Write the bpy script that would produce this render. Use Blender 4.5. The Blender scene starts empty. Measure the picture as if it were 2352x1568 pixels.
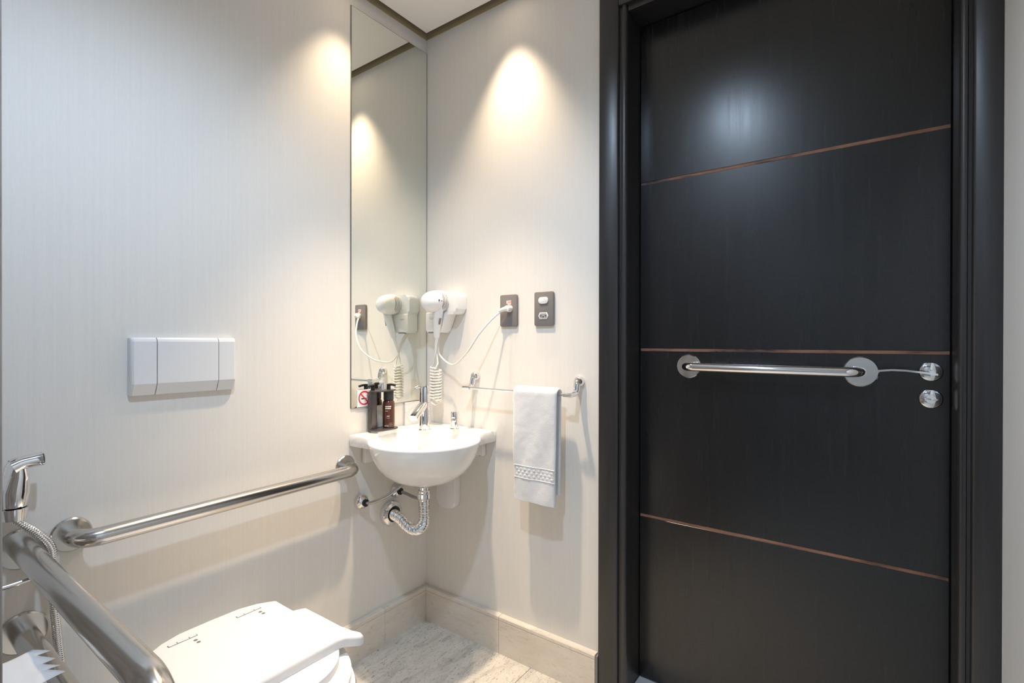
import bpy, bmesh, math, random
from mathutils import Vector, Matrix, noise

random.seed(7)
scene = bpy.context.scene
col = scene.collection
PI = math.pi

# ------------------------------------------------------------------ camera
IMG_W, IMG_H = 2352, 1568
cam_data = bpy.data.cameras.new('camera')
cam = bpy.data.objects.new('camera', cam_data)
col.objects.link(cam)
cam_data.sensor_width = 36.0
cam_data.sensor_fit = 'HORIZONTAL'
cam_data.lens = 1146.917 / IMG_W * 36.0
cam_data.shift_y = 5.19 / IMG_W
cam_data.clip_start = 0.01
cam_data.clip_end = 50
_yaw, _pit, _rol = 0.6266, -0.003, 0.0017
_F = Vector((-math.sin(_yaw) * math.cos(_pit), math.cos(_yaw) * math.cos(_pit), math.sin(_pit)))
_R0 = Vector((math.cos(_yaw), math.sin(_yaw), 0))
_U0 = _R0.cross(_F)
_R = _R0 * math.cos(_rol) + _U0 * math.sin(_rol)
_U = _R.cross(_F)
_m = Matrix((_R, _U, -_F)).transposed().to_4x4()
_m.translation = Vector((1.5126, -1.4789, 1.144))
cam.matrix_world = _m
scene.camera = cam

# ------------------------------------------------------------------ world, exposure
world = bpy.data.worlds.new('world')
scene.world = world
world.use_nodes = True
world.node_tree.nodes['Background'].inputs[0].default_value = (0.5, 0.55, 0.6, 1)
world.node_tree.nodes['Background'].inputs[1].default_value = 0.02
vs = scene.view_settings
vs.view_transform = 'Standard'
vs.look = 'None'
vs.exposure = 0.2
vs.gamma = 1.0
vs.use_curve_mapping = False

# ------------------------------------------------------------------ room dimensions (metres)
# corner of the two visible walls at the origin; wall_left is x = 0, wall_right is y = 0
ZC = 2.40          # underside of the ceiling board
ZT = 2.48          # top of the walls
RX = 1.735         # side wall
RY = -2.62         # back wall
GAP = 0.036        # shadow gap round the ceiling board

# lamps: (x, y, watts, colour, half angle deg, blend, lens radius)
WARM = (1.0, 0.78, 0.54)
COOL = (0.62, 0.79, 1.0)
LAMPS = [
    (0.455, -0.118, 40.0, WARM, 36, 1.00, 0.018, 'added unseen warm spot for the scallop on the towel rail wall'),  # added lamp, shapes the narrow bright scallop on this wall
    (0.122, -0.420, 21.0, WARM, 38, 1.00, 0.018, 'added unseen warm spot for the glow on the mirror wall'),  # added lamp, brightens the wall next to the mirror edge
    (0.465, -0.455, 130.0, WARM, 31, 1.00, 0.028, 'warm recessed downlight above the corner wash basin'),
    (0.93, -1.16, 44.0, COOL, 76, 0.65, 0.034, 'cool white recessed downlight in front of the door'),
    (0.90, -2.05, 52.0, COOL, 75, 0.80, 0.034, 'added unseen cool fill light over the shower end'),  # added out of view as general fill
]

# ------------------------------------------------------------------ materials
def mat(name, base=(.8, .8, .8), rough=.5, metal=0.0, coat=0.0, spec=.5, emit=None, estr=0.0, sheen=0.0):
    m = bpy.data.materials.new(name)
    m.use_nodes = True
    b = m.node_tree.nodes['Principled BSDF']
    b.inputs['Base Color'].default_value = (*base, 1)
    b.inputs['Roughness'].default_value = rough
    b.inputs['Metallic'].default_value = metal
    b.inputs['Coat Weight'].default_value = coat
    b.inputs['Coat Roughness'].default_value = .05
    b.inputs['Specular IOR Level'].default_value = spec
    b.inputs['Sheen Weight'].default_value = sheen
    if emit:
        b.inputs['Emission Color'].default_value = (*emit, 1)
        b.inputs['Emission Strength'].default_value = estr
    return m

def nodes_of(m):
    nt = m.node_tree
    return nt, nt.nodes, nt.links, nt.nodes['Principled BSDF']

def pos_noise(m, scale_vec, nscale=1.0, detail=3.0, rough=.5, dist=0.0):
    """noise texture driven by the world position, stretched by scale_vec"""
    nt, N, L, b = nodes_of(m)
    g = N.new('ShaderNodeNewGeometry')
    mp = N.new('ShaderNodeMapping')
    mp.inputs['Scale'].default_value = scale_vec
    L.new(g.outputs['Position'], mp.inputs['Vector'])
    n = N.new('ShaderNodeTexNoise')
    n.inputs['Scale'].default_value = nscale
    n.inputs['Detail'].default_value = detail
    n.inputs['Roughness'].default_value = rough
    n.inputs['Distortion'].default_value = dist
    L.new(mp.outputs['Vector'], n.inputs['Vector'])
    return n

def ramp(m, src, stops):
    nt, N, L, b = nodes_of(m)
    r = N.new('ShaderNodeValToRGB')
    e = r.color_ramp.elements
    while len(e) < len(stops):
        e.new(.5)
    for i, (p, c) in enumerate(stops):
        e[i].position = p
        e[i].color = (*c, 1)
    L.new(src, r.inputs['Fac'])
    return r

def bump(m, src, strength, dist=.001):
    nt, N, L, b = nodes_of(m)
    bn = N.new('ShaderNodeBump')
    bn.inputs['Strength'].default_value = strength
    bn.inputs['Distance'].default_value = dist
    L.new(src, bn.inputs['Height'])
    L.new(bn.outputs['Normal'], b.inputs['Normal'])

def mixc(m, fac, a, c, mode='MIX'):
    nt, N, L, b = nodes_of(m)
    x = N.new('ShaderNodeMix')
    x.data_type = 'RGBA'
    x.blend_type = mode
    if isinstance(fac, float):
        x.inputs['Factor'].default_value = fac
    else:
        L.new(fac, x.inputs['Factor'])
    for s, v in ((6, a), (7, c)):
        if isinstance(v, tuple):
            x.inputs[s].default_value = (*v, 1)
        else:
            L.new(v, x.inputs[s])
    return x.outputs[2]

M = {}
# wallpaper: fine vertical threads
m = M['wallpaper'] = mat('wallpaper', (.70, .69, .67), .62, spec=.35)
n1 = pos_noise(m, (150, 150, 1.2), 1, 2)
n2 = pos_noise(m, (420, 420, 26), 1, 2)
nt, N, L, b = nodes_of(m)
r1 = ramp(m, n1.outputs['Fac'], [(.3, (.785, .760, .722)), (.7, (.812, .786, .746))])
r2 = ramp(m, n2.outputs['Fac'], [(.35, (.975, .975, .975)), (.65, (1, 1, 1))])
L.new(mixc(m, 1.0, r1.outputs['Color'], r2.outputs['Color'], 'MULTIPLY'), b.inputs['Base Color'])
bump(m, n1.outputs['Fac'], .12, .0008)

M['ceiling'] = mat('ceiling_paint', (.90, .88, .85), .8, spec=.2)
M['gap_shade'] = mat('gap_shade_brown', (.42, .34, .21), .7)  # brown stands in for the shade inside the ceiling gap
M['board_edge'] = mat('board_edge', (.42, .36, .27), .9)

# travertine
def travertine(name, c1, c2, c3, sc, pit=.5):
    m = mat(name, c1, .38, spec=.45)
    nt, N, L, b = nodes_of(m)
    big = pos_noise(m, sc, 1, 5, .6, .4)
    r = ramp(m, big.outputs['Fac'], [(.25, c3), (.5, c1), (.75, c2)])
    pits = pos_noise(m, (sc[0] * 7, sc[1] * 7, sc[2] * 7), 1, 4, .7, 1.2)
    pr_ = ramp(m, pits.outputs['Fac'], [(.35, (.28, .26, .24)), (.44, (1, 1, 1))])
    L.new(mixc(m, pit, r.outputs['Color'], mixc(m, 1.0, r.outputs['Color'], pr_.outputs['Color'], 'MULTIPLY')), b.inputs['Base Color'])
    bump(m, pits.outputs['Fac'], .12, .001)
    return m
M['travertine'] = travertine('travertine_floor', (.74, .70, .63), (.84, .79, .72), (.50, .47, .43), (26, 8, 20), .85)
M['travertine_skirt'] = travertine('travertine_skirting', (.76, .69, .61), (.82, .76, .68), (.68, .61, .53), (5, 5, 14), .2)
M['grout'] = mat('grout', (.36, .33, .29), .9)
M['sill'] = mat('sill_stone', (.55, .55, .56), .4)

# dark stained veneer
def veneer(name, c1, c2, ra, rb):
    m = mat(name, c1, .35, coat=.0, spec=.65)
    nt, N, L, b = nodes_of(m)
    g = pos_noise(m, (95, 95, 2.2), 1, 5, .6, .2)
    r = ramp(m, g.outputs['Fac'], [(.3, c1), (.75, c2)])
    L.new(r.outputs['Color'], b.inputs['Base Color'])
    g2 = pos_noise(m, (60, 60, 3.0), 1, 4, .6)
    rr = ramp(m, g2.outputs['Fac'], [(.3, (ra,) * 3), (.7, (rb,) * 3)])
    L.new(rr.outputs['Color'], b.inputs['Roughness'])
    bump(m, g.outputs['Fac'], .03, .0003)
    return m
M['door'] = veneer('dark_veneer', (.0055, .0057, .0066), (.010, .0098, .0108), .245, .285)
M['frame'] = veneer('dark_frame_wood', (.017, .0158, .0165), (.028, .025, .0255), .28, .38)
m = M['inlay'] = mat('reddish_inlay', (.20, .085, .05), .6)
n1 = pos_noise(m, (7, 7, 30), 1, 4, .6)
r1 = ramp(m, n1.outputs['Fac'], [(.36, (.04, .03, .028)), (.50, (.24, .11, .065)), (.7, (.36, .18, .11))])
nt, N, L, b = nodes_of(m); L.new(r1.outputs['Color'], b.inputs['Base Color'])

M['chrome'] = mat('chrome', (.82, .82, .83), .06, 1.0)
M['steel'] = mat('brushed_steel', (.60, .585, .565), .19, 1.0)
M['steel_dark'] = mat('satin_steel', (.46, .45, .44), .22, 1.0)
m = M['mirror'] = mat('mirror_silver', (.87, .89, .845), .0, 1.0)
M['mirror_edge'] = mat('mirror_edge', (.10, .11, .10), .3)
M['ceramic'] = mat('white_ceramic', (.90, .90, .895), .14, coat=.5)
M['plastic'] = mat('white_plastic', (.80, .805, .82), .32)
M['plastic_gloss'] = mat('white_gloss_plastic', (.83, .83, .83), .2)
M['cable'] = mat('white_cable', (.82, .80, .75), .4)
M['groove'] = mat('groove_shadow_plastic', (.17, .17, .18), .6)
M['plate_grey'] = mat('taupe_plate', (.20, .183, .178), .38)
M['black'] = mat('black_plastic', (.012, .012, .013), .35)
M['grille'] = mat('grey_grille', (.22, .19, .18), .5)
M['darkgrey'] = mat('dark_grey_metal', (.11, .10, .10), .34, .6)
m = M['amber'] = mat('amber_bottle', (.075, .026, .015), .10, coat=.6)
M['capgrey'] = mat('dark_cap', (.035, .035, .04), .4)
M['print_white'] = mat('white_print', (.78, .76, .73), .6)
M['print_grey'] = mat('grey_print', (.33, .33, .34), .6)
M['sticker'] = mat('sticker_red', (.75, .36, .32), .6)
M['sticker_white'] = mat('sticker_white', (.82, .76, .74), .6)
M['sign_white'] = mat('sign_white', (.80, .82, .86), .35)
M['sign_red'] = mat('sign_red', (.66, .04, .06), .4)
M['paper'] = mat('tissue_paper', (.86, .86, .88), .9)
m = M['terry'] = mat('white_terry', (.74, .755, .79), .95, spec=.1, sheen=.4)
n1 = pos_noise(m, (650, 650, 500), 1, 2)
bump(m, n1.outputs['Fac'], .45, .0022)
m = M['marble'] = mat('white_marble', (.84, .84, .83), .18, coat=.2)
n1 = pos_noise(m, (9, 9, 16), 1, 6, .65, 1.5)
r1 = ramp(m, n1.outputs['Fac'], [(.40, (.84, .84, .83)), (.49, (.75, .75, .74)), (.54, (.84, .84, .83))])
nt, N, L, b = nodes_of(m); L.new(r1.outputs['Color'], b.inputs['Base Color'])
m = M['partition'] = mat('partition_edge', (.36, .34, .32), .6)
n1 = pos_noise(m, (30, 30, 9), 1, 4)
r1 = ramp(m, n1.outputs['Fac'], [(.35, (.24, .21, .19)), (.6, (.42, .41, .40))])
nt, N, L, b = nodes_of(m); L.new(r1.outputs['Color'], b.inputs['Base Color'])
M['shower_stone'] = travertine('shower_stone', (.46, .43, .40), (.54, .51, .47), (.36, .33, .31), (3, 3, 12), .4)
M['trim_grey'] = mat('grey_end_strip', (.23, .23, .23), .6)

# ------------------------------------------------------------------ mesh helpers
def link(o, parent=None):
    col.objects.link(o)
    if parent is not None:
        o.parent = parent
        o.matrix_parent_inverse = Matrix.Translation(-parent.location)
    return o

def obj(name, bm, material, parent=None, angle=35, label=None):
    bmesh.ops.recalc_face_normals(bm, faces=bm.faces[:])
    me = bpy.data.meshes.new(name)
    bm.to_mesh(me)
    bm.free()
    me.materials.append(M[material])
    if angle:
        me.shade_smooth()
        me.set_sharp_from_angle(angle=math.radians(angle))
    o = bpy.data.objects.new(name, me)
    if label:
        o['label'] = label
    return link(o, parent)

def thing(name, label, cat, loc=(0, 0, 0), group=None):
    o = bpy.data.objects.new(name, None)
    o.empty_display_size = .05
    o.location = loc
    col.objects.link(o)
    o['label'] = label
    o['category'] = cat
    if group:
        o['group'] = group
    return o

def tag(o, label, cat, group=None):
    o['label'] = label
    o['category'] = cat
    if group:
        o['group'] = group
    return o

def struct(o, label=None):
    o['kind'] = 'structure'
    if label:
        o['label'] = label
    return o

def BM():
    return bmesh.new()

def box(bm, x0, x1, y0, y1, z0, z1, bev=0.0, seg=2):
    x0, x1 = min(x0, x1), max(x0, x1)
    y0, y1 = min(y0, y1), max(y0, y1)
    z0, z1 = min(z0, z1), max(z0, z1)
    r = bmesh.ops.create_cube(bm, size=1.0)
    for v in r['verts']:
        v.co = Vector(((x0 + x1) / 2 + v.co.x * (x1 - x0), (y0 + y1) / 2 + v.co.y * (y1 - y0), (z0 + z1) / 2 + v.co.z * (z1 - z0)))
    if bev > 0:
        es = list({e for v in r['verts'] for e in v.link_edges})
        bmesh.ops.bevel(bm, geom=es, offset=bev, segments=seg, profile=.5, affect='EDGES')
    return bm

def frame_of(d):
    d = Vector(d).normalized()
    a = Vector((0, 0, 1)) if abs(d.z) < .9 else Vector((1, 0, 0))
    u = a.cross(d).normalized()
    return u, d.cross(u), d

def loft(bm, loops, close=True, cap0=True, cap1=True):
    vs_ = [[bm.verts.new(p) for p in lp] for lp in loops]
    n = len(vs_[0])
    for a, b_ in zip(vs_, vs_[1:]):
        for i in range(n if close else n - 1):
            j = (i + 1) % n
            try:
                bm.faces.new((a[i], a[j], b_[j], b_[i]))
            except ValueError:
                pass
    if close and cap0:
        bm.faces.new(vs_[0][::-1])
    if close and cap1:
        bm.faces.new(vs_[-1])
    return vs_

def lathe(bm, origin, axis, prof, n=40):
    """prof: list of (radius, height along axis)"""
    o = Vector(origin)
    u, v, d = frame_of(axis)
    loops = []
    for r, h in prof:
        r = max(r, 1e-5)
        loops.append([o + d * h + (u * math.cos(2 * PI * i / n) + v * math.sin(2 * PI * i / n)) * r for i in range(n)])
    solid = prof[0][0] < .0012
    loft(bm, loops, True, solid, solid)
    return bm

def tube(bm, pts, r, n=16, caps=True):
    pts = [Vector(p) for p in pts]
    rf = r if callable(r) else (lambda t: r)
    tang = []
    for i in range(len(pts)):
        a = pts[max(i - 1, 0)]
        b_ = pts[min(i + 1, len(pts) - 1)]
        tang.append((b_ - a).normalized())
    u, v, _ = frame_of(tang[0])
    loops = []
    for i, p in enumerate(pts):
        if i:
            q = tang[i - 1].rotation_difference(tang[i])
            u = q @ u
            v = q @ v
        rr = rf(i / max(1, len(pts) - 1))
        loops.append([p + (u * math.cos(2 * PI * k / n) + v * math.sin(2 * PI * k / n)) * rr for k in range(n)])
    loft(bm, loops, True, caps, caps)
    return bm

def fillet(pts, r, n=8):
    pts = [Vector(p) for p in pts]
    out = [pts[0]]
    for i in range(1, len(pts) - 1):
        a, b_, c = pts[i - 1], pts[i], pts[i + 1]
        d1, d2 = (a - b_).normalized(), (c - b_).normalized()
        ang = d1.angle(d2)
        t = r / math.tan(ang / 2)
        p1, p2 = b_ + d1 * t, b_ + d2 * t
        cen = b_ + (d1 + d2).normalized() * (r / math.sin(ang / 2))
        v1, v2 = p1 - cen, p2 - cen
        q = v1.rotation_difference(v2)
        ax, an = q.to_axis_angle()
        for k in range(n + 1):
            out.append(cen + Matrix.Rotation(an * k / n, 3, ax) @ v1)
    out.append(pts[-1])
    return out

def spline(pts, n=10):
    P = [Vector(p) for p in pts]
    P = [P[0] * 2 - P[1]] + P + [P[-1] * 2 - P[-2]]
    out = []
    for i in range(1, len(P) - 2):
        for k in range(n):
            t = k / n
            a, b_, c, d = P[i - 1], P[i], P[i + 1], P[i + 2]
            out.append(.5 * ((2 * b_) + (c - a) * t + (2 * a - 5 * b_ + 4 * c - d) * t * t + (3 * b_ - a - 3 * c + d) * t ** 3))
    out.append(P[-2])
    return out

def resample(pts, step):
    out = [pts[0].copy()]
    acc = 0.0
    for a, b_ in zip(pts, pts[1:]):
        l = (b_ - a).length
        while acc + l >= step and l > 1e-9:
            t = (step - acc) / l
            a = a.lerp(b_, t)
            out.append(a.copy())
            l = (b_ - a).length
            acc = 0.0
        acc += l
    return out

def prism(bm, outline, axis, a0, a1, bev=0.0, seg=2):
    """outline: list of 2D points in the two other axes; extruded along axis from a0 to a1"""
    def P(p, a):
        return {'x': (a, p[0], p[1]), 'y': (p[0], a, p[1]), 'z': (p[0], p[1], a)}[axis]
    lo = [bm.verts.new(P(p, a0)) for p in outline]
    hi = [bm.verts.new(P(p, a1)) for p in outline]
    n = len(lo)
    fs = [bm.faces.new(lo[::-1]), bm.faces.new(hi)]
    for i in range(n):
        j = (i + 1) % n
        fs.append(bm.faces.new((lo[i], lo[j], hi[j], hi[i])))
    if bev > 0:
        es = list(fs[1].edges) + list(fs[0].edges)
        bmesh.ops.bevel(bm, geom=es, offset=bev, segments=seg, profile=.5, affect='EDGES')
    return bm

def smooth_outline(pts, n=6):
    """closed Catmull-Rom in 2D"""
    out = []
    k = len(pts)
    for i in range(k):
        a, b_, c, d = (Vector((*pts[(i + j - 1) % k], 0)) for j in range(4))
        for s in range(n):
            t = s / n
            v = .5 * ((2 * b_) + (c - a) * t + (2 * a - 5 * b_ + 4 * c - d) * t * t + (3 * b_ - a - 3 * c + d) * t ** 3)
            out.append((v.x, v.y))
    return out

def rrect(x0, x1, y0, y1, r, n=5):
    out = []
    for cx, cy, a0 in ((x1 - r, y1 - r, 0), (x0 + r, y1 - r, 90), (x0 + r, y0 + r, 180), (x1 - r, y0 + r, 270)):
        for k in range(n + 1):
            a = math.radians(a0 + 90 * k / n)
            out.append((cx + r * math.cos(a), cy + r * math.sin(a)))
    return out

# ------------------------------------------------------------------ setting: walls
DX0, DX1 = 0.888, 1.664     # clear opening between the door jambs
DZ = 2.18                   # underside of the door head
def wall(name, boxes, label):
    bm = BM()
    for b_ in boxes:
        box(bm, *b_)
    return struct(obj(name, bm, 'wallpaper', angle=0), label)
wall('wall_left', [(-.12, 0, RY - .12, .12, 0, ZT)], 'pale woven wallpaper wall behind the toilet')
wall('wall_right', [(0, .80, 0, .15, 0, ZT), (1.72, RX, 0, .15, 0, ZT), (.80, 1.72, 0, .15, 2.262, ZT)], 'pale wallpaper wall with the door')
wall('wall_side', [(RX, RX + .12, RY - .12, .15, 0, ZT)], 'pale wallpaper wall right of the door')
struct(obj('wall_back', box(BM(), 0, RX, RY - .12, RY, 0, ZT), 'shower_stone', angle=0), 'grey stone shower wall behind the camera')
bm = BM(); box(bm, 0, .90, -1.47, -1.3868, 0, ZC - .003, .004)
struct(obj('wall_partition', bm, 'partition', angle=0), 'end of the partition wall at the left edge')

# ceiling board, hung with an open shadow gap
bm = BM(); box(bm, GAP, RX - GAP, RY + GAP, -GAP, ZC, ZC + .025)
ceil = struct(obj('ceiling', bm, 'ceiling', angle=0), 'white ceiling board with a recessed shadow gap')
bm = BM(); box(bm, -.12, RX + .12, RY - .12, .15, ZT, ZT + .08)
obj('slab', bm, 'board_edge', ceil, angle=0)
# brown strip added on each wall so the gap looks shaded
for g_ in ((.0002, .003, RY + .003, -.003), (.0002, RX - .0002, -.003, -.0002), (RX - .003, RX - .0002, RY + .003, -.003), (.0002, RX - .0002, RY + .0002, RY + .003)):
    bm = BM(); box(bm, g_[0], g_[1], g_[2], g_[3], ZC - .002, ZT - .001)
    obj('gap_shade_strip', bm, 'gap_shade', ceil, angle=0)

# floor: grout bed and travertine tiles
bm = BM(); box(bm, -.12, RX + .12, RY - .12, .15, -.06, -.003)
floor = struct(obj('floor', bm, 'grout', angle=0), 'pitted travertine tile floor')
tx = [0.0, .54, 1.14, RX]
ty = [0.0, -.62, -1.24, -1.86, -2.48, RY]
for i in range(len(tx) - 1):
    for j in range(len(ty) - 1):
        bm = BM()
        box(bm, tx[i] + .0008, tx[i + 1] - .0008, ty[j + 1] + .0008, ty[j] - .0008, -.02, 0, .0006, 1)
        obj('tile', bm, 'travertine', floor, angle=0)

# baseboards: stone pieces with an eased lip
BZ, BT = .137, .022
def skirting(name, run, axis, label):
    bm = BM()
    if axis == 'y':
        box(bm, .001, .006, run[-1], run[0], .002, BZ - .01)
    else:
        box(bm, run[0], run[-1], -.006, -.001, .002, BZ - .01)
    base = struct(obj(name, bm, 'grout', angle=0), label)
    prof = [(0.0, 0.0), (BT, 0.0), (BT, BZ - .0165), (BT - .002, BZ - .0155), (BT - .002, BZ - .0145), (BT, BZ - .0135), (BT, BZ - .003), (BT - .003, BZ), (0.0, BZ)]
    for a, c in zip(run, run[1:]):
        bm = BM()
        if axis == 'y':
            prism(bm, [(p[0], p[1]) for p in prof], 'y', a - .0006, c + .0006)
        else:
            prism(bm, [(-p[0], p[1]) for p in prof], 'x', a + .0006, c - .0006)
        obj('stone_piece', bm, 'travertine_skirt', base, angle=0)
    return base
skirting('baseboard_left', [-.0, -.235, -.85, -1.3868], 'y', 'travertine skirting under the mirror wall')
skirting('baseboard_right', [BT, .40, .789], 'x', 'travertine skirting between corner and door')
bm = BM(); box(bm, .790, .7965, -.021, -.001, 0, BZ - .004)
struct(obj('trim_2', bm, 'trim_grey', angle=0), 'grey end strip of the skirting beside the door frame')

# door frame
bm = BM()
left_prof = [(.797, .0), (.797, -.014), (.857, -.014), (.861, -.011), (.862, -.002), (.869, -.002), (.872, -.007), (.880, -.008), (.885, -.004), (DX0, .004), (DX0, .15), (.80, .15), (.80, .0)]
right_prof = [(1.7345, .0), (1.7345, -.014), (1.692, -.014), (1.687, -.010), (1.686, -.002), (1.680, -.002), (1.678, -.007), (1.672, -.008), (1.667, -.004), (DX1, .004), (DX1, .15), (1.7195, .15), (1.7195, .0)]
tr = struct(obj('trim_1', bm, 'frame', angle=0), 'dark stained wooden door frame')
bm = BM(); prism(bm, left_prof, 'z', 0.0, 2.262); obj('jamb', bm, 'frame', tr, angle=50)
bm = BM(); prism(bm, right_prof, 'z', 0.0, 2.262); obj('jamb', bm, 'frame', tr, angle=50)
bm = BM()
box(bm, DX0 + .0005, DX1 - .0005, .0, .15, DZ, 2.261)
box(bm, .862, 1.686, -.0135, .0, DZ + .02, 2.261, .002)
obj('head', bm, 'frame', tr, angle=0)
bm = BM(); box(bm, DX0 + .001, DX1 - .001, .0, .15, .0, .043, .002)
struct(obj('trim_3', bm, 'sill', angle=0), 'grey stone door sill')

# door leaf: four boards with reddish inlays between them
LY = .10
bm = BM(); box(bm, DX0 + .004, DX1 - .004, LY + .004, LY + .036, .047, DZ - .004)
door = struct(obj('door_1', bm, 'door', angle=0), 'dark veneered door with three reddish inlay lines')
cuts = [.047, .578, 1.1205, 1.6625, DZ - .004]
GH = .0045
for i in range(4):
    z0 = cuts[i] + (GH if i else 0)
    z1 = cuts[i + 1] - (GH if i < 3 else 0)
    bm = BM(); box(bm, DX0 + .003, DX1 - .003, LY, LY + .004, z0, z1, .0008, 1)
    obj('panel', bm, 'door', door, angle=0)
for z in cuts[1:4]:
    bm = BM(); box(bm, DX0 + .004, DX1 - .004, LY + .0018, LY + .0042, z - GH, z + GH)
    obj('inlay_strip', bm, 'inlay', door, angle=0)

# grab bar on the door
gb = obj('door_pull_bar', tube(BM(), fillet([(1.048, LY + .0, 1.071), (1.048, LY - .055, 1.071), (1.486, LY - .055, 1.0695), (1.486, LY, 1.0695)], .030, 10), .0125, 24), 'chrome', door, label='chrome horizontal pull bar')
def flange(name, o, ax, R, h, parent, material='chrome'):
    return obj(name, lathe(BM(), o, ax, [(.001, 0), (R, 0), (R, h * .55), (R - .0025, h), (.001, h)], 48), material, parent, angle=20)
flange('flange', (1.048, LY, 1.071), (0, -1, 0), .037, .006, gb)
flange('flange', (1.486, LY, 1.0695), (0, -1, 0), .039, .006, gb)
# lever handle
ro = obj('lever_handle', lathe(BM(), (1.625, LY, 1.0745), (0, -1, 0), [(.001, 0), (.0235, 0), (.0235, .008), (.0215, .0115), (.016, .0140), (.008, .0152), (.001, .0155)], 40), 'chrome', door, label='chrome lever handle on round rose')
bm = BM()
tube(bm, [(1.625, LY - .010, 1.0745), (1.625, LY - .052, 1.0735)], .0058, 16)
lv = [(1.634, 1.0705), (1.605, 1.0745), (1.575, 1.078), (1.548, 1.0785), (1.522, 1.0755)]
loops = []
for x, z in lv:
    loops.append([(x, LY - .066, z - .0022), (x, LY - .040, z - .0022), (x, LY - .040, z + .0022), (x, LY - .066, z + .0022)])
loft(bm, loops)
obj('lever', bm, 'chrome', ro, angle=30)
# privacy thumbturn
tt = obj('thumbturn', lathe(BM(), (1.625, LY, 1.009), (0, -1, 0), [(.001, 0), (.0235, 0), (.0235, .008), (.0215, .0115), (.016, .0140), (.008, .0152), (.001, .0155)], 40), 'chrome', door, label='round chrome thumbturn below the lever')
bm = BM()
lathe(bm, (1.625, LY - .011, 1.009), (0, -1, 0), [(.001, 0), (.011, 0), (.010, .008), (.001, .008)], 24)
box(bm, 1.611, 1.639, LY - .034, LY - .018, 1.0065, 1.0115, .002)
obj('turn_knob', bm, 'chrome', tt)

# ------------------------------------------------------------------ ceiling downlights, real and added
for lx, ly, watts, colour, half, blend, rad, lab in LAMPS:
    d = thing('downlight', lab, 'downlight', (lx, ly, ZC), None)
    R = .042 if rad < .03 else .055
    obj('trim_ring', lathe(BM(), (lx, ly, ZC - .0005), (0, 0, -1), [(R * .78, 0), (R, 0), (R, .002), (R * .93, .004), (R * .78, .004)], 40), 'plastic', d)
    e = mat('lamp_glow', (.9, .9, .9), .5, emit=colour, estr=9.0)
    M['_lamp'] = e
    obj('lens', lathe(BM(), (lx, ly, ZC - .0003), (0, 0, -1), [(.001, 0), (R * .77, 0), (R * .77, .0012), (.001, .0012)], 32), '_lamp', d)
    ld = bpy.data.lights.new('downlight_lamp', 'SPOT')
    ld.energy = watts
    ld.color = colour
    ld.spot_size = math.radians(half * 2)
    ld.spot_blend = blend
    ld.shadow_soft_size = rad
    lo = bpy.data.objects.new('lamp', ld)
    col.objects.link(lo)
    lo.parent = d
    lo.location = (0, 0, -rad - .006)

# ------------------------------------------------------------------ mirror
MY0, MY1, MZ0, MZ1 = -.374, -.003, .906, 2.343
mi = thing('wall_mirror', 'tall narrow frameless mirror beside the corner', 'mirror', (0, -.19, MZ0))
bm = BM(); box(bm, .0005, .0035, MY0, MY1, MZ0, MZ1)
obj('backing', bm, 'mirror_edge', mi, angle=0)
bm = BM(); box(bm, .0035, .0045, MY0 + .0015, MY1 - .0015, MZ0 + .001, MZ1 - .0018)
obj('glass', bm, 'mirror', mi, angle=0)

# no-smoking sign on the mirror
sg = thing('no_smoking_sign', 'small white square no-smoking sign stuck on the mirror', 'sign', (.0046, -.316, .908))
bm = BM(); box(bm, .0048, .0066, -.349, -.285, .908, .970, .0006, 1)
obj('plate', bm, 'sign_white', sg, angle=0)
cy_, cz_ = -.318, .940
bm = BM(); lathe(bm, (.0066, cy_, cz_), (1, 0, 0), [(.0205, 0), (.026, 0), (.026, .0005), (.0205, .0005), (.0205, 0)], 40)
obj('red_ring', bm, 'sign_red', sg, angle=0)
bm = BM()
c45 = math.sqrt(.5)
hw, hl = .0025, .022
pts = [(-hl, -hw), (hl, -hw), (hl, hw), (-hl, hw)]
prism(bm, [(cy_ + (a * c45 + b_ * c45), cz_ + (-a * c45 + b_ * c45)) for a, b_ in pts], 'x', .0066, .0073)
obj('red_bar', bm, 'sign_red', sg, angle=0)
bm = BM(); box(bm, .0066, .0069, cy_ - .014, cy_ + .010, cz_ - .0045, cz_ - .0005)
obj('cigarette', bm, 'black', sg, angle=0)
bm = BM()
tube(bm, spline([(.0067, cy_ + .012, cz_ + .0), (.0067, cy_ + .015, cz_ + .004), (.0067, cy_ + .011, cz_ + .008), (.0067, cy_ + .014, cz_ + .012)], 5), .0006, 6)
obj('smoke_mark', bm, 'black', sg)

# ------------------------------------------------------------------ corner wash basin
BCX, BCY, BR = .23, -.23, .195
wb = thing('wash_basin', 'white corner wash basin with round projecting bowl', 'wash basin', (.2, -.2, .65))
ZTOP, ZBOT = .814, .774
N_ = 160
def square_r(a):
    ca, sa = math.cos(a), math.sin(a)
    t = 1e9
    if ca > 1e-6: t = min(t, (.370 - BCX) / ca)
    if ca < -1e-6: t = min(t, (.0055 - BCX) / ca)
    if sa > 1e-6: t = min(t, (-.0015 - BCY) / sa)
    if sa < -1e-6: t = min(t, (-.380 - BCY) / sa)
    if math.cos(a + PI / 4) > .55: t = min(t, BR - .004)
    return t
bm = BM()
angs = [2 * PI * i / N_ for i in range(N_)]
for cx_, cy2 in ((.370, -.0015), (.0055, -.0015), (.0055, -.380), (.370, -.38)):
    angs.append(math.atan2(cy2 - BCY, cx_ - BCX) % (2 * PI))
angs.sort()
inner = BR - .012
rings = []
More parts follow.
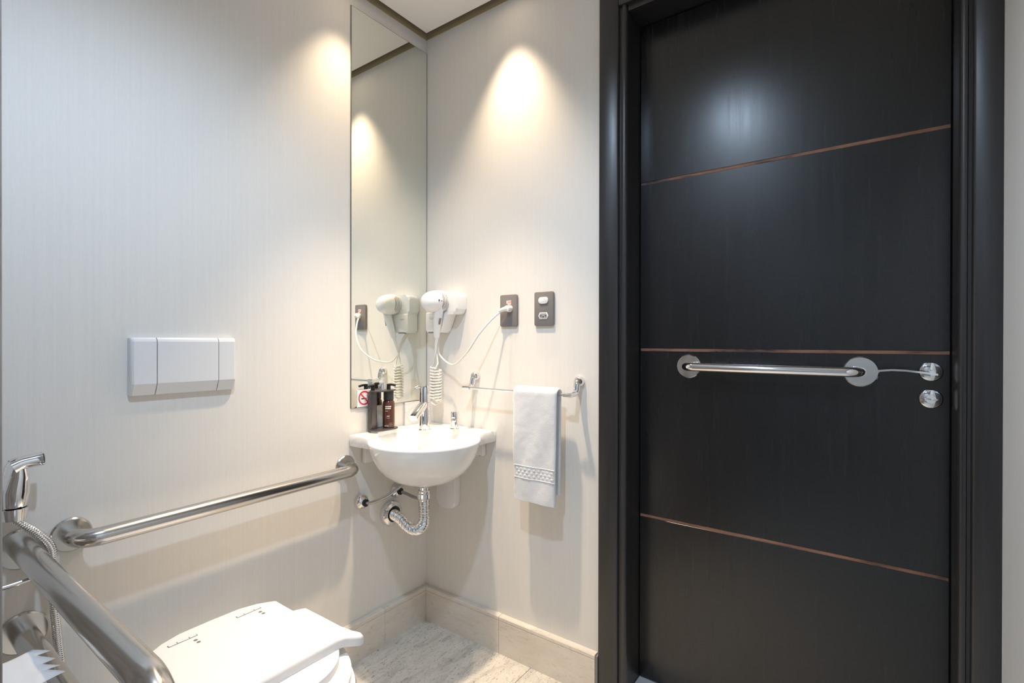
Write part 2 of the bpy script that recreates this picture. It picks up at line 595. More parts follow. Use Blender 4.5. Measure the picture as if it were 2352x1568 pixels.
for a in angs:
    ro_ = max(square_r(a), inner + .002)
    d = (math.cos(a), math.sin(a))
    P = lambda r, z: (BCX + d[0] * r, BCY + d[1] * r, z)
    e_ = min(.004, (ro_ - inner) * .4)
    rings.append([P(inner, ZBOT), P(ro_ - e_, ZBOT), P(ro_, ZBOT + e_), P(ro_, ZTOP - e_), P(ro_ - e_, ZTOP), P(inner, ZTOP)])
# drop the part of the slab that would stand above the bowl rim in front
vr = []
for a, rg in zip(angs, rings):
    fr = square_r(a)
    if fr < BR + .002:
        rg = [(p[0], p[1], min(p[2], .792)) for p in rg]
    vr.append([bm.verts.new(p) for p in rg])
for i in range(len(vr)):
    a_, b_ = vr[i], vr[(i + 1) % len(vr)]
    for k in range(6):
        bm.faces.new((a_[k], a_[(k + 1) % 6], b_[(k + 1) % 6], b_[k]))
obj('countertop', bm, 'marble', wb, angle=40)
prof = [(.0, .646), (.03, .6465), (.06, .650), (.09, .658), (.12, .672), (.148, .694), (.168, .720), (.182, .748), (.191, .775), (.196, .793), (.1962, .799), (.1935, .8025), (.188, .803), (.181, .799), (.176, .789), (.168, .765), (.150, .730), (.120, .703), (.08, .688), (.04, .682), (.018, .681), (.0, .681)]
bowl = obj('bowl', lathe(BM(), (BCX, BCY, 0), (0, 0, 1), prof, 96), 'ceramic', wb, angle=60)
obj('drain_ring', lathe(BM(), (BCX, BCY, .681), (0, 0, 1), [(.001, 0), (.022, 0), (.021, .003), (.012, .0035), (.001, .002)], 32), 'chrome', bowl)
# aprons carrying the slab along both walls
bm = BM(); box(bm, .0056, .322, -.022, -.0016, .715, ZBOT + .001, .002); obj('apron', bm, 'plastic_gloss', wb)
bm = BM(); box(bm, .0056, .024, -.326, -.0225, .705, ZBOT + .001, .002); obj('apron', bm, 'plastic_gloss', wb)
obj('fixing_screw', lathe(BM(), (.300, -.012, .7152), (0, 0, -1), [(.001, 0), (.004, 0), (.004, .003), (.001, .003)], 12), 'black', wb)
# splash upstand on the mirror wall
bm = BM(); box(bm, .0056, .014, -.125, -.0016, ZTOP, .9045, .001, 1); obj('upstand', bm, 'marble', wb)

# white bracket cover below the bowl
bm = BM(); prism(bm, rrect(.094, .190, .488, .640, .028), 'y', -.034, -.0008, .006, 3)
tag(obj('bracket_cover', bm, 'plastic_gloss'), 'white rounded plastic cover on wall under the basin', 'cover')

# drain trap
dt = thing('drain_trap', 'chrome corrugated drain trap under the basin', 'drain trap', (.12, -.22, .46))
bm = BM()
lathe(bm, (.23, -.235, .6455), (0, 0, -1), [(.001, 0), (.030, 0), (.024, .008), (.0165, .012), (.0165, .022), (.020, .022), (.0225, .025), (.0225, .030), (.021, .032), (.0235, .034), (.0235, .050), (.021, .053), (.0175, .055), (.0175, .072), (.0185, .074), (.001, .074)], 40)
obj('coupling_nut', bm, 'chrome', dt)
path = resample(spline([(.23, -.235, .582), (.231, -.234, .545), (.226, -.231, .510), (.198, -.226, .478), (.155, -.219, .463), (.110, -.212, .468), (.066, -.203, .480), (.02, -.195, .484)], 16), .0016)
npl = len(path)
bm = BM(); tube(bm, path, lambda t: .0180 + .0028 * math.cos(t * npl * .0016 / .0090 * 2 * PI), 28)
obj('corrugated_pipe', bm, 'chrome', dt, angle=60)
obj('wall_flange', lathe(BM(), (.0005, -.192, .484), (1, 0, 0), [(.001, 0), (.049, 0), (.049, .012), (.044, .020), (.030, .023), (.028, .020), (.001, .020)], 48), 'chrome', dt)
obj('rubber_seal', lathe(BM(), (.0205, -.192, .484), (1, 0, 0), [(.001, 0), (.028, 0), (.027, .004), (.001, .004)], 32), 'black', dt)

# angle valves with supply hoses
def valve(y, z, hose, lab):
    v = thing('supply_valve', lab, 'valve', (0, y, z), 'supply valves under the basin')
    obj('escutcheon', lathe(BM(), (.0005, y, z), (1, 0, 0), [(.001, 0), (.028, 0), (.028, .006), (.0255, .014), (.020, .021), (.012, .025), (.001, .026)], 32), 'chrome', v)
    obj('collar', lathe(BM(), (.0245, y, z), (1, 0, 0), [(.001, 0), (.013, 0), (.013, .008), (.001, .008)], 24), 'black', v)
    bm = BM(); tube(bm, spline(hose, 10), .0058, 14)
    obj('hose', bm, 'steel_dark', v)
valve(-.329, .563, [(.026, -.329, .563), (.05, -.318, .566), (.085, -.28, .585), (.115, -.235, .62), (.125, -.20, .645)], 'chrome supply valve with hose nearest the grab bar')
valve(-.166, .566, [(.026, -.166, .566), (.07, -.172, .566), (.12, -.185, .567), (.165, -.196, .575), (.178, -.192, .630)], 'chrome supply valve behind the drain trap')

# faucet
fc = thing('basin_faucet', 'chrome single lever faucet at the back of the basin', 'faucet', (.148, -.152, ZTOP))
fx, fy = .148, -.152
obj('body', lathe(BM(), (fx, fy, ZTOP), (0, 0, 1), [(.001, 0), (.024, 0), (.024, .003), (.0205, .006), (.0195, .05), (.019, .105), (.001, .105)], 40), 'chrome', fc)
obj('cap', lathe(BM(), (fx, fy, ZTOP + .1055), (0, 0, 1), [(.001, 0), (.0195, 0), (.0195, .054), (.0165, .061), (.001, .062)], 40), 'chrome', fc)
sp0, sp1 = Vector((fx + .002, fy - .006, ZTOP + .098)), Vector((.172, -.232, ZTOP + .056))
dv = (sp1 - sp0).normalized()
sd = dv.cross(Vector((0, 0, 1))).normalized()
up = sd.cross(dv)
bm = BM()
loops = []
for t, w, h in ((0, .0155, .013), (.5, .0155, .0125), (1, .0150, .011)):
    c = sp0.lerp(sp1, t)
    loops.append([c + sd * w * sx * math.copysign(abs(cx) ** .5, cx) + up * h * math.copysign(abs(sy) ** .5, sy)
                  for sx, cx, sy in [(1, math.cos(2 * PI * k / 28), math.sin(2 * PI * k / 28)) for k in range(28)]])
loft(bm, loops)
obj('spout', bm, 'chrome', fc, angle=40)
bm = BM()
tube(bm, spline([(fx, fy, ZTOP + .158), (fx - .01, fy - .018, ZTOP + .163), (fx - .016, fy - .034, ZTOP + .160)], 6), lambda t: .0055 - .001 * t, 12)
obj('lever', bm, 'chrome', fc)

# small chrome pump stub at the right
st = thing('soap_pump', 'short chrome soap pump on the basin ledge', 'soap pump', (.225, -.072, ZTOP))
obj('base', lathe(BM(), (.225, -.072, ZTOP), (0, 0, 1), [(.001, 0), (.018, 0), (.018, .003), (.0145, .006), (.014, .042), (.001, .042)], 32), 'chrome', st)
obj('cap', lathe(BM(), (.225, -.072, ZTOP + .0425), (0, 0, 1), [(.001, 0), (.0145, 0), (.0148, .004), (.0148, .020), (.013, .0235), (.001, .024)], 32), 'chrome', st)
bm = BM(); lathe(bm, (.225 + .0085, -.072 - .0095, ZTOP + .034), (.66, -.75, -.1), [(.001, 0), (.0065, 0), (.0055, .005), (.001, .006)], 20)
obj('nozzle', bm, 'chrome', st)

# ------------------------------------------------------------------ soap dispenser stand with two bottles
ds = thing('dispenser_stand', 'dark grey metal dispenser stand on the basin ledge', 'dispenser stand', (.035, -.255, ZTOP))
bm = BM(); prism(bm, rrect(.007, .073, -.315, -.200, .030, 8), 'z', ZTOP + .006, ZTOP + .011, .0015)
obj('base_plate', bm, 'darkgrey', ds)
bm = BM(); prism(bm, rrect(.013, .067, -.307, -.208, .025, 8), 'z', ZTOP, ZTOP + .006)
obj('foot', bm, 'sign_white', ds)
bm = BM(); prism(bm, rrect(.0085, .0360, -.3085, -.2800, .009, 5), 'z', ZTOP + .011, .962, .002)
obj('column', bm, 'darkgrey', ds)
bm = BM(); prism(bm, rrect(.0085, .066, -.3105, -.206, .027, 8), 'z', .962, .9665, .001)
obj('top_plate', bm, 'darkgrey', ds)
obj('lock_post', lathe(BM(), (.038, -.262, .9665), (0, 0, 1), [(.001, 0), (.0105, 0), (.0105, .024), (.0085, .027), (.001, .027)], 28), 'chrome', ds)
def bottle(x, y, z, lab, text):
    b_ = thing('soap_bottle', lab, 'bottle', (x, y, z))
    obj('body', lathe(BM(), (x, y, z), (0, 0, 1), [(.001, 0), (.020, 0), (.0225, .003), (.0225, .088), (.0205, .097), (.0155, .1025), (.001, .1025)], 36), 'amber', b_)
    obj('collar', lathe(BM(), (x, y, z + .1027), (0, 0, 1), [(.001, 0), (.0185, 0), (.0185, .032), (.001, .032)], 36), 'capgrey', b_)
    obj('pump_stem', lathe(BM(), (x, y, .967), (0, 0, 1), [(.001, 0), (.0075, 0), (.0075, .014), (.001, .014)], 20), 'black', b_)
    bm = BM()
    dvx, dvy = (.55, .83) if text else (-.2, -.97)
    dvx, dvy = (0.25, .97) if text else (0.1, -.99)
    tube(bm, spline([(x - dvx * .006, y - dvy * .006, .984), (x + dvx * .010, y + dvy * .010, .9845), (x + dvx * .027, y + dvy * .027, .980)], 6), .0042, 12)
    obj('pump_head', bm, 'black', b_)
    if text:
        ang0 = math.atan2(-1.23, 1.46) + .05
        def line(zc, h, spans):
            bm = BM()
            for a0, a1 in spans:
                n = max(1, int((a1 - a0) / .12))
                lo, hi = [], []
                for k in range(n + 1):
                    a = ang0 + a0 + (a1 - a0) * k / n
                    c, s = math.cos(a), math.sin(a)
                    lo.append(bm.verts.new((x + c * .0228, y + s * .0228, zc - h / 2)))
                    hi.append(bm.verts.new((x + c * .0228, y + s * .0228, zc + h / 2)))
                for k in range(n):
                    bm.faces.new((lo[k], lo[k + 1], hi[k + 1], hi[k]))
            return bm
        def words(a0, a1, n, gap=.035):
            w = (a1 - a0) / n
            return [(a0 + i * w, a0 + (i + 1) * w - gap) for i in range(n)]
        lab_ = obj('label_print', line(z + .0795, .0042, words(-.62, .40, 9)), 'print_white', b_, angle=0)
        for zc, h, sp in ((.0725, .0042, words(-.62, .34, 8)), (.063, .0020, words(-.6, -.12, 6)), (.044, .0026, words(-.35, .12, 4)), (.037, .0012, words(-.4, .16, 7)), (.008, .0032, words(-.75, -.05, 8))):
            obj('label_line', line(z + zc, h, sp), 'print_white', lab_, angle=0)
bottle(.040, -.2335, ZTOP + .0112, 'amber soap bottle with white print at the front of the stand', True)

# a second pump is fitted on top of the column
obj('pump_stem', lathe(BM(), (.024, -.294, .967), (0, 0, 1), [(.001, 0), (.0075, 0), (.0075, .014), (.001, .014)], 20), 'black', ds)
bm = BM(); tube(bm, spline([(.024, -.288, .984), (.026, -.304, .9845), (.028, -.322, .981)], 6), .0042, 12)
obj('pump_head', bm, 'black', ds)

# ------------------------------------------------------------------ hair dryer in its wall holder
hd = thing('dryer_holder', 'white wall holder with power cord for the hair dryer', 'holder', (.13, 0, 1.18))
bm = BM(); prism(bm, rrect(.050, .223, 1.252, 1.340, .022, 6), 'y', -.056, -.0008, .008, 3)
obj('upper_body', bm, 'plastic_gloss', hd)
bm = BM()
out = [(.056, 1.192), (.064, 1.182), (.132, 1.182), (.142, 1.190), (.176, 1.262), (.056, 1.262)]
prism(bm, out, 'y', -.060, -.0009, .006, 3)
obj('cradle', bm, 'plastic_gloss', hd)
bm = BM()
box(bm, .078, .104, -.0603, -.0600, 1.2385, 1.2400); box(bm, .083, .099, -.0603, -.0600, 1.2340, 1.2352)
obj('label_print', bm, 'print_grey', hd, angle=0)
bm = BM(); box(bm, .075, .112, -.0608, -.050, 1.1795, 1.1825); obj('slot', bm, 'groove', hd, angle=0)
# straight power cord to the socket
cord = spline([(.10, -.030, 1.182), (.112, -.045, 1.140), (.122, -.050, 1.100), (.150, -.048, 1.072), (.185, -.048, 1.057), (.222, -.066, 1.060), (.259, -.083, 1.073), (.314, -.096, 1.112), (.358, -.088, 1.173), (.391, -.060, 1.224), (.412, -.036, 1.252), (.424, -.030, 1.262)], 10)
bm = BM(); tube(bm, cord, .0036, 12); obj('power_cord', bm, 'cable', hd)
bm = BM()
tube(bm, spline([(.408, -.036, 1.256), (.424, -.030, 1.263), (.440, -.026, 1.266)], 6), lambda t: .0058 + .004 * t, 16)
lathe(bm, (.440, -.0095, 1.266), (0, -1, 0), [(.001, 0), (.013, 0), (.0125, .010), (.0105, .022), (.001, .024)], 24)
obj('plug', bm, 'cable', hd)

dr = thing('hair_dryer', 'white hair dryer resting in the wall holder', 'hair dryer', (.13, -.06, 1.16))
bcx, bcz = .140, 1.302
def ell(cx, cz, y, rx, rz, n=40):
    return [(cx + rx * math.cos(2 * PI * k / n), y, cz + rz * math.sin(2 * PI * k / n)) for k in range(n)]
bm = BM()
loft(bm, [ell(bcx, bcz, -.058, .040, .040), ell(bcx, bcz, -.061, .0435, .0435), ell(bcx, bcz, -.080, .0435, .0435), ell(bcx - .001, bcz - .001, -.100, .0415, .041), ell(bcx - .003, bcz - .002, -.118, .0375, .037), ell(bcx - .004, bcz - .003, -.130, .033, .032), ell(bcx - .004, bcz - .003, -.138, .026, .025), ell(bcx - .004, bcz - .003, -.1425, .016, .015), ell(bcx - .004, bcz - .003, -.1438, .006, .006)])
barrel = obj('barrel', bm, 'plastic_gloss', dr, angle=50)
# intake slots on both cheeks of the barrel
for s in (1, -1):
    for k in range(5):
        bm = BM()
        y = -.0635 - .0052 * k
        ext = (.9, 1.05, 1.1, 1.0, .8)[k]
        arc = []
        for j in range(13):
            a = (-.5 + j / 12) * ext * 1.5
            rr = .0432
            arc.append((bcx + s * rr * math.cos(a), y - .004 * math.cos(a), bcz + rr * math.sin(a)))
        tube(bm, arc, .0011, 6)
        obj('intake_slot', bm, 'grille', barrel)
for s in (1, -1):
    obj('brand_mark', lathe(BM(), (bcx + s * .0385, -.108, bcz + .001), (s, 0, 0), [(.001, 0), (.0032, 0), (.0032, .0016), (.001, .0016)], 14), 'black', barrel)
    bm = BM(); box(bm, bcx + s * .0404, bcx + s * .0420, -.1020, -.0910, bcz - .0012, bcz + .0010); obj('brand_letters', bm, 'print_grey', barrel, angle=0)
# handle leaning back towards the corner
bm = BM()
hp = [((.156, -.084, 1.275), .0165, .019), ((.150, -.083, 1.245), .0155, .018), ((.140, -.078, 1.208), .0145, .0165), ((.131, -.072, 1.172), .012, .013), ((.129, -.070, 1.160), .010, .011)]
loft(bm, [[(c[0] + rx * math.cos(2 * PI * k / 28), c[1] + ry * math.sin(2 * PI * k / 28), c[2]) for k in range(28)] for c, rx, ry in hp])
handle = obj('handle', bm, 'plastic_gloss', dr)
bm = BM(); box(bm, .1600, .1625, -.090, -.080, 1.212, 1.236, .001, 1)
for v in bm.verts: v.co.x += (v.co.z - 1.236) * .28 + .003
obj('switch', bm, 'grille', handle)
bm = BM(); tube(bm, spline([(.129, -.070, 1.162), (.123, -.067, 1.140), (.117, -.063, 1.118), (.113, -.060, 1.100)], 6), lambda t: .0072 - .0032 * t, 14)
obj('strain_relief', bm, 'plastic_gloss', dr)
# coiled cord: two strands hanging as a loop
pts = [Vector((.113, -.060, 1.100)), Vector((.105, -.060, 1.075)), Vector((.101, -.060, 1.052))]
turns = 11
def helix(x, y, z0, z1, r, turns, ph):
    n = turns * 16
    return [Vector((x + (r * math.cos(ph + 2 * PI * turns * i / n)), y + r * math.sin(ph + 2 * PI * turns * i / n), z0 + (z1 - z0) * i / n)) for i in range(n + 1)]
pts += helix(.103, -.060, 1.046, .915, .0125, turns, PI)
pts += [Vector((.106, -.072, .903)), Vector((.114, -.064, .898)), Vector((.122, -.052, .905))]
pts += helix(.1245, -.058, .915, 1.040, .0125, turns, -PI / 2)
pts += [Vector((.126, -.060, 1.060)), Vector((.118, -.056, 1.090)), Vector((.112, -.050, 1.115)), Vector((.104, -.034, 1.150)), Vector((.096, -.022, 1.183))]
bm = BM(); tube(bm, pts, .0032, 8)
obj('coiled_cord', bm, 'cable', dr, angle=80)

# ------------------------------------------------------------------ socket and switch plates
def plate(x0, x1, z0, z1, name, lab, cat):
    p = thing(name, lab, cat, ((x0 + x1) / 2, 0, z0))
    bm = BM()
    loops = []
    n = 9
    prism(bm, rrect(x0, x1, z0, z1, .007, 4), 'y', -.0105, -.0006, .003, 2)
    obj('plate', bm, 'plate_grey', p)
    return p
p1 = plate(.394, .471, 1.201, 1.318, 'wall_socket', 'taupe wall socket with the dryer plug in it', 'socket')
bm = BM(); box(bm, .4245, .4460, -.0112, -.0105, 1.2805, 1.2965); st_ = obj('sticker', bm, 'sticker', p1, angle=0)
bm = BM(); box(bm, .4255, .4450, -.0115, -.0112, 1.2815, 1.2845); box(bm, .4255, .4290, -.0115, -.0112, 1.2815, 1.2955); box(bm, .4320, .4450, -.0115, -.0112, 1.2930, 1.2955)
obj('sticker_print', bm, 'sticker_white', st_, angle=0)
p2 = plate(.545, .624, 1.201, 1.320, 'switch_plate', 'taupe plate with white switch and outlet near the door', 'switch')
bm = BM(); prism(bm, rrect(.565, .604, 1.278, 1.301, .010, 5), 'y', -.0145, -.0105, .0015); obj('rocker', bm, 'plastic', p2)
def hexa(cx, cz, w, h):
    return [(cx - w, cz), (cx - w * .72, cz - h), (cx + w * .72, cz - h), (cx + w, cz), (cx + w * .72, cz + h), (cx - w * .72, cz + h)]
bm = BM(); prism(bm, hexa(.5845, 1.236, .0205, .0115), 'y', -.0125, -.0105, .001); ou = obj('outlet', bm, 'plastic', p2)
bm = BM(); prism(bm, hexa(.5845, 1.236, .0165, .0085), 'y', -.0130, -.0125); obj('outlet_well', bm, 'print_grey', ou, angle=0)
for dx, dz in ((-.0095, 0), (0, -.003), (.0095, 0)):
    obj('pin_hole', lathe(BM(), (.5845 + dx, -.0128, 1.236 + dz), (0, -1, 0), [(.0001, 0), (.0024, 0), (.0024, .0006), (.0001, .0006)], 14), 'black', ou, angle=0)

# ------------------------------------------------------------------ towel rail and towel
trl = thing('towel_rail', 'slim chrome towel rail beside the door', 'towel rail', (.50, 0, .97))
RYY = -.068
bm = BM(); tube(bm, [(.277, RYY, .974), (.728, RYY, .974)], .0042, 16); obj('rod', bm, 'chrome', trl)
for x in (.274, .722):
    r_ = obj('post', lathe(BM(), (x, -.0006, 1.014), (0, -1, 0), [(.001, 0), (.0175, 0), (.0185, .004), (.0175, .012), (.0125, .020), (.001, .022)], 32), 'chrome', trl)
    bm = BM()
    tube(bm, spline([(x, -.012, 1.014), (x, -.022, 1.002), (x, -.026, .986), (x, -.036, .976), (x, RYY, .974)], 8), lambda t: .0125 - .0050 * t, 18)
    obj('arm', bm, 'chrome', r_)
    s = 1 if x < .5 else -1
    bm = BM(); tube(bm, [(x - s * .008, RYY, .974), (x + s * .024, RYY, .974)], .0072, 18); obj('end_cap', bm, 'chrome', r_)

tw = thing('hand_towel', 'white terry hand towel folded over the rail', 'towel', (.595, RYY, .61))
def towel_mesh():
    bm = BM()
    prof = []
    T = .011
    for i in range(41):
        z = .612 + (.974 - .612) * i / 40
        prof.append((-.0165, z, 1))
    for i in range(1, 14):
        a = PI - PI * i / 14
        prof.append((math.cos(a) * .0165, .974 + math.sin(a) * .0165, 1))
    for i in range(0, 34):
        z = .974 - (.974 - .640) * i / 33
        prof.append((.0165, z, 0))
    NX = 26
    def pt(i, k, side):
        yy, z, front = prof[i]
        u = k / NX
        if i == 0: t = Vector((0, prof[1][1] - prof[0][1]))
        p0, p1 = prof[max(i - 1, 0)], prof[min(i + 1, len(prof) - 1)]
        tx_, tz_ = p1[0] - p0[0], p1[1] - p0[1]
        l = math.hypot(tx_, tz_)
        nx, nz = -tz_ / l, tx_ / l
        off = T / 2 * side
        edge = min(u, 1 - u) / .06
        off *= min(1, math.sqrt(max(edge, 0.0)) * .75 + .25)
        drop = (.974 - z) / .36
        xw = .173 * (1 - .055 * max(0, drop)) if front else .166
        x = .5965 - .002 * drop + (u - .5) * xw
        wav = (.0022 * math.sin(u * 5.2 + z * 9) + .0016 * math.sin(u * 11 - z * 23 + 1)) * max(0, min(1, drop * 2))
        wav += .0012 * noise.noise(Vector((x * 60, z * 60, front)))
        zz = z + nz * off
        if i < 3 and front: zz -= .006 * (u - .0) * (3 - i) / 3
        return (x, RYY + yy + nx * off - wav * (1 if front else -.3), zz)
    A = [[bm.verts.new(pt(i, k, 1)) for k in range(NX + 1)] for i in range(len(prof))]
    B = [[bm.verts.new(pt(i, k, -1)) for k in range(NX + 1)] for i in range(len(prof))]
    n = len(prof)
    for i in range(n - 1):
        for k in range(NX):
            bm.faces.new((A[i][k], A[i][k + 1], A[i + 1][k + 1], A[i + 1][k]))
            bm.faces.new((B[i][k], B[i + 1][k], B[i + 1][k + 1], B[i][k + 1]))
        bm.faces.new((A[i][0], A[i + 1][0], B[i + 1][0], B[i][0]))
        bm.faces.new((A[i][NX], B[i][NX], B[i + 1][NX], A[i + 1][NX]))
    for k in range(NX):
        bm.faces.new((A[0][k], B[0][k], B[0][k + 1], A[0][k + 1]))
        bm.faces.new((A[n - 1][k], A[n - 1][k + 1], B[n - 1][k + 1], B[n - 1][k]))
    return bm
cl = obj('cloth', towel_mesh(), 'terry', tw, angle=80)
# woven border
bm = BM()
def cloth_y(x, z):
    drop = (.974 - z) / .36
    xw = .173 * (1 - .055 * drop)
    u = (x - .5965 + .002 * drop) / xw + .5
    wav = .0022 * math.sin(u * 5.2 + z * 9) + .0016 * math.sin(u * 11 - z * 23 + 1)
    return RYY - .0165 - .0055 - wav
for z in (.727, .686):
    tube(bm, [(.5165 + .0080 * k, cloth_y(.5165 + .0080 * k, z) - .0002, z) for k in range(21)], .0014, 6)
for r in range(3):
    for k in range(9):
        x = .524 + k * .0172 + (.0086 if r % 2 else 0)
        z = .7165 - r * .0105
        if x + .010 < .676:
            y = cloth_y(x + .005, z)
            box(bm, x, x + .0100, y - .0012, y + .003, z - .0032, z + .0032, .0008, 1)
obj('woven_border', bm, 'terry', tw)

# ------------------------------------------------------------------ flush plate
fp = thing('flush_plate', 'wide white three-part flush plate above the toilet', 'flush plate', (0, -.905, 1.007))
fprof = [(.0, 1.1545), (.019, 1.1545), (.0235, 1.150), (.026, 1.144), (.026, 1.037), (.012, 1.0085), (.0095, 1.007), (.0, 1.007)]
def fpiece(y0, y1, name, capL=0, capR=0):
    bm = BM()
    ys = [(y0, 1.0 - .35 * capL)] + ([(y0 + .002, .80), (y0 + .006, 1.0)] if capL else []) + ([(y1 - .006, 1.0), (y1 - .002, .80)] if capR else []) + [(y1, 1.0 - .35 * capR)]
    ys = [(y0, .72), (y0 + .002, .90), (y0 + .006, 1)] + [(y1, 1)] if capL else ([(y0, 1), (y1 - .006, 1), (y1 - .002, .90), (y1, .72)] if capR else [(y0, 1), (y1, 1)])
    loops = []
    zc_ = 1.081
    for y, s in ys:
        zz = 1 - (1 - s) * .10
        loops.append([(max(p[0] * s, .0008), y, zc_ + (p[1] - zc_) * zz) for p in fprof])
    loft(bm, loops)
    return obj(name, bm, 'plastic', fp, angle=14)
fpiece(-1.031, -.9765, 'side_cap', capL=1)
fpiece(-.9745, -.8280, 'flush_button')
fpiece(-.8260, -.779, 'side_cap', capR=1)
bm = BM(); box(bm, .0008, .0085, -.977, -.826, 1.012, 1.150); obj('backing', bm, 'groove', fp, angle=0)

# ------------------------------------------------------------------ wall grab bar by the toilet
TR = .0205
g1 = thing('wall_grab_bar', 'straight brushed steel grab bar along the mirror wall', 'grab bar', (0, -.76, .70), 'steel grab bars')
bm = BM(); tube(bm, fillet([(.001, -1.140, .6955), (.072, -1.140, .6955), (.072, -.396, .7045), (.001, -.396, .7045)], .042, 14), TR, 28)
obj('tube', bm, 'steel', g1)
def sflange(y, z, parent, R=.039):
    return obj('flange', lathe(BM(), (.0006, y, z), (1, 0, 0), [(.001, 0), (R, 0), (R, .004), (R - .003, .0072), (.001, .0072)], 48), 'steel', parent, angle=20)
sflange(-1.140, .6955, g1)
sflange(-.396, .7045, g1)

# projecting U-shaped grab bar with a paper holder rod
UY, UZ1, UZ0 = -1.222, .690, .505
g2 = thing('u_grab_bar', 'U-shaped steel grab bar projecting beside the toilet', 'grab bar', (0, UY, .50), 'steel grab bars')
bm = BM(); tube(bm, fillet([(.001, UY, UZ1), (.790, UY, UZ1), (.790, UY, UZ0), (.001, UY, UZ0)], .085, 18), .0228, 32)
obj('tube', bm, 'steel', g2)
sflange(UY, UZ1, g2, .044)
sflange(UY, UZ0, g2, .044)
bm = BM(); tube(bm, fillet([(.135, UY, UZ1 - .014), (.135, UY - .004, UZ1 - .026), (.135, UY - .095, UZ1 - .030), (.30, UY - .095, .60), (.42, UY - .095, .566), (.50, UY - .095, .566)], .012, 6), .0046, 14)
obj('paper_rod', bm, 'chrome', g2, label='thin chrome paper holder rod')

# toilet roll on the rod
rl = thing('toilet_roll', 'white toilet paper roll with a serrated torn sheet', 'toilet paper', (.42, -1.317, .52))
bm = BM(); lathe(bm, (.375, -1.312, .566), (1, 0, 0), [(.016, 0), (.050, 0), (.052, .003), (.052, .099), (.050, .102), (.016, .102), (.016, 0)], 48)
obj('roll', bm, 'paper', rl)
bm = BM()
# torn sheet peeling off the top of the roll
nx = 24
x0, x1 = .366, .486
rows = []
flap = [(-1.350, .606), (-1.335, .6165), (-1.317, .6195), (-1.302, .6200), (-1.290, .6215), (-1.280, .6235), (-1.272, .6250)]
for j, (fy0, fz0) in enumerate(flap):
    row = []
    for i in range(nx + 1):
        ser = 0.0
        if j == len(flap) - 1:
            ser = .020 * (1 - abs((i % 6) - 3) / 3)
        row.append((x0 + (x1 - x0) * i / nx, fy0 + ser, fz0 - ser * .35 + .0015 * math.sin(i * .4) * (j / 6) ** 2))
    rows.append(row)
vv = [[bm.verts.new(p) for p in r] for r in rows]
for a_, b_ in zip(vv, vv[1:]):
    for i in range(nx):
        bm.faces.new((a_[i], a_[i + 1], b_[i + 1], b_[i]))
sh = obj('torn_sheet', bm, 'paper', rl, angle=60)
sm = sh.modifiers.new('thickness', 'SOLIDIFY'); sm.thickness = .0006

# ------------------------------------------------------------------ bidet spray
bs = thing('bidet_spray', 'chrome hand bidet spray hanging on its wall bracket', 'bidet spray', (.03, -1.24, .77))
HY = -1.238
bm = BM()
gp = [((.052, HY - .004, .788), .0130, .0140), ((.052, HY - .003, .800), .0170, .0185), ((.052, HY - .001, .828), .0185, .0205), ((.052, HY + .003, .858), .0145, .0160), ((.052, HY + .004, .876), .0110, .0115)]
loft(bm, [[(c[0] + rx * math.cos(2 * PI * k / 24), c[1] + ry * math.sin(2 * PI * k / 24), c[2]) for k in range(24)] for c, rx, ry in gp])
obj('grip', bm, 'chrome', bs)
bm = BM(); tube(bm, spline([(.052, HY - .008, .879), (.052, HY + .008, .886), (.054, HY + .030, .8895), (.055, HY + .0395, .8905)], 8), lambda t: .0155 - .0015 * math.sin(t * PI), 24)
head = obj('spray_head', bm, 'chrome', bs)
bm = BM(); lathe(bm, (.0552, HY + .0396, .8905), (0, 1, .02), [(.001, 0), (.0115, 0), (.0110, .0012), (.001, .0012)], 24); obj('nozzle_face', bm, 'groove', head)
bm = BM()
tg = [(HY - .002, .900), (HY - .011, .895), (HY - .0165, .884), (HY - .0195, .868)]
loft(bm, [[(.045, y, z), (.059, y, z), (.059, y - .003, z - .003), (.045, y - .003, z - .003)] for y, z in tg])
obj('trigger', bm, 'chrome', bs)
bm = BM()
lathe(bm, (.052, HY - .004, .770), (0, 0, 1), [(.0135, 0), (.0185, 0), (.0215, .024), (.0185, .024), (.0135, 0)], 28)
box(bm, .0006, .038, HY - .016, HY + .008, .776, .790, .003)
obj('bracket', bm, 'chrome', bs)
hose = spline([(.052, HY - .004, .790), (.052, HY - .002, .768), (.054, -1.209, .733), (.054, -1.186, .694), (.049, -1.182, .650), (.042, -1.180, .600), (.040, -1.176, .540), (.040, -1.168, .440), (.040, -1.158, .340), (.045, -1.150, .240), (.030, -1.148, .170), (.006, -1.148, .160)], 14)
hose = resample(hose, .0012)
nh = len(hose)
bm = BM(); tube(bm, hose, lambda t: .0083 + .0008 * math.cos(t * nh * .0012 / .0048 * 2 * PI), 12)
obj('flexible_hose', bm, 'chrome', bs, angle=80)

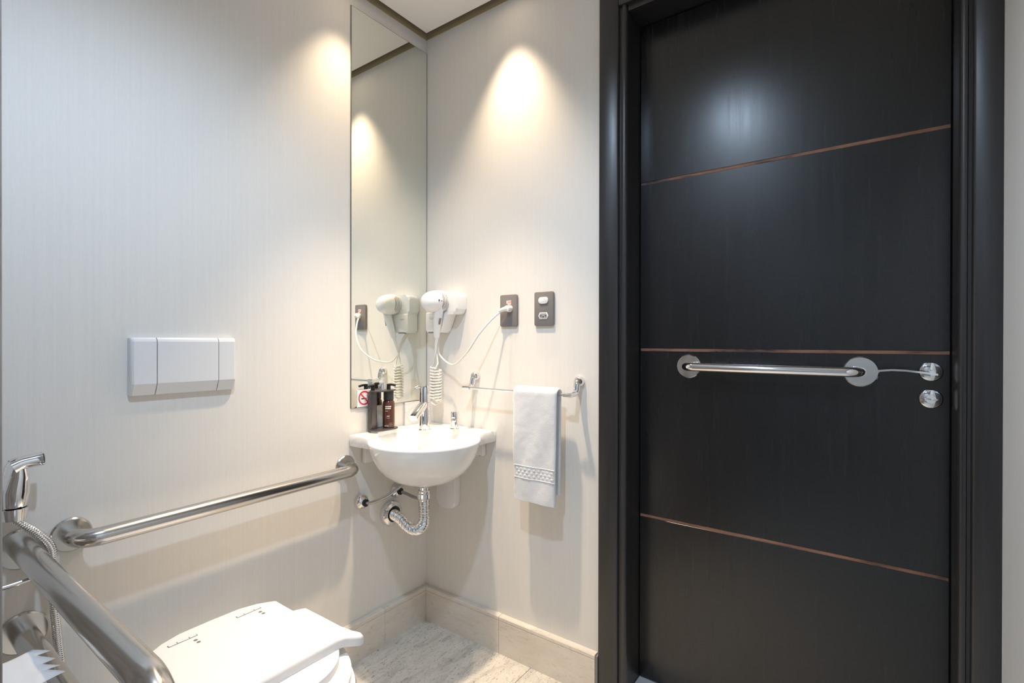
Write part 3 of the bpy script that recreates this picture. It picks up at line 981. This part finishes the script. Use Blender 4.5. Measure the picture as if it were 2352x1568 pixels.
# ------------------------------------------------------------------ toilet
TY = -.910
to = thing('toilet', 'white toilet with closed lid below the flush plate', 'toilet', (.30, TY, 0))
def dshape(x_back, xc, a, b_, n=2.4, k=30):
    """outline: flat back at x_back, straight sides, superellipse front"""
    out = [(x_back, TY - b_ * .96), (x_back + .012, TY - b_)] if x_back < xc - a * .5 else []
    pts = []
    for i in range(k + 1):
        t = -PI / 2 + PI * i / k
        c, s = math.cos(t), math.sin(t)
        pts.append((xc + a * abs(c) ** (2 / n), TY + b_ * math.copysign(abs(s) ** (2 / n), s)))
    back = [(x_back + .012, TY + b_), (x_back, TY + b_ * .96)]
    return out + pts + back
bm = BM()
lv = [(.0, .020, .36, .20, .125), (.02, .020, .36, .205, .128), (.15, .020, .36, .215, .135), (.24, .020, .36, .245, .160), (.31, .11, .36, .272, .176), (.375, .20, .36, .284, .182), (.388, .205, .36, .280, .178)]
loft(bm, [[(p[0], p[1], z) for p in dshape(xb, xc, a, b_)] for z, xb, xc, a, b_ in lv])
obj('bowl', bm, 'ceramic', to, angle=40)
def ring_plate(xb, xc, a, b_, z0, z1, bev, name, n=2.4, material='plastic'):
    bm = BM()
    prism(bm, dshape(xb, xc, a, b_, n), 'z', z0, z1, bev, 3)
    return obj(name, bm, material, to, angle=50)
ring_plate(.225, .36, .258, .182, .388, .404, .006, 'seat')
ring_plate(.23, .36, .205, .168, .4045, .422, .007, 'seat_cover', 2.6)
# lid: short shell with a rolled front edge flaring out at both ends
half = [(.163, .0), (.165, .07), (.178, .112), (.195, .139), (.206, .152), (.250, .152), (.289, .152), (.296, .168), (.304, .179), (.380, .181), (.451, .182), (.488, .187), (.512, .194), (.526, .190), (.527, .180), (.516, .168), (.501, .156), (.496, .140), (.495, .07)]
outl = [(x, TY + y) for x, y in half] + [(.495, TY)] + [(x, TY - y) for x, y in half[::-1] if y > 0]
bm = BM(); prism(bm, outl, 'z', .4225, .446)
front = lambda e: all(v.co.x > .494 for v in e.verts)
tops = lambda: [e for e in bm.edges if all(v.co.z > .4459 for v in e.verts) and len(e.link_faces) == 2 and any(abs(f.normal.z) < .3 for f in e.link_faces)]
bm.normal_update()
bmesh.ops.bevel(bm, geom=tops(), offset=.0085, segments=5, profile=.5, affect='EDGES', clamp_overlap=True)
lid = obj('lid', bm, 'plastic', to, angle=60)
for hy in (TY - .0765, TY + .0755):
    bm = BM()
    box(bm, .2040, .2130, hy - .0305, hy + .0305, .4455, .4466)
    h_ = obj('hinge', bm, 'groove', lid, angle=0)
    bm = BM()
    for y0, y1 in ((hy - .0290, hy - .0125), (hy - .0110, hy + .0130), (hy + .0145, hy + .0290)):
        box(bm, .2055, .2115, y0, y1, .4460, .4475, .0006, 1)
    obj('hinge_pin', bm, 'plastic', h_)
    for k in range(2):
        obj('screw_cap', lathe(BM(), (.2300 + .0135 * k, hy + .019 + .001 * k, .4458), (0, 0, 1), [(.0001, 0), (.0046, 0), (.0040, .0007), (.0001, .0004)], 18), 'grille', h_, angle=0)
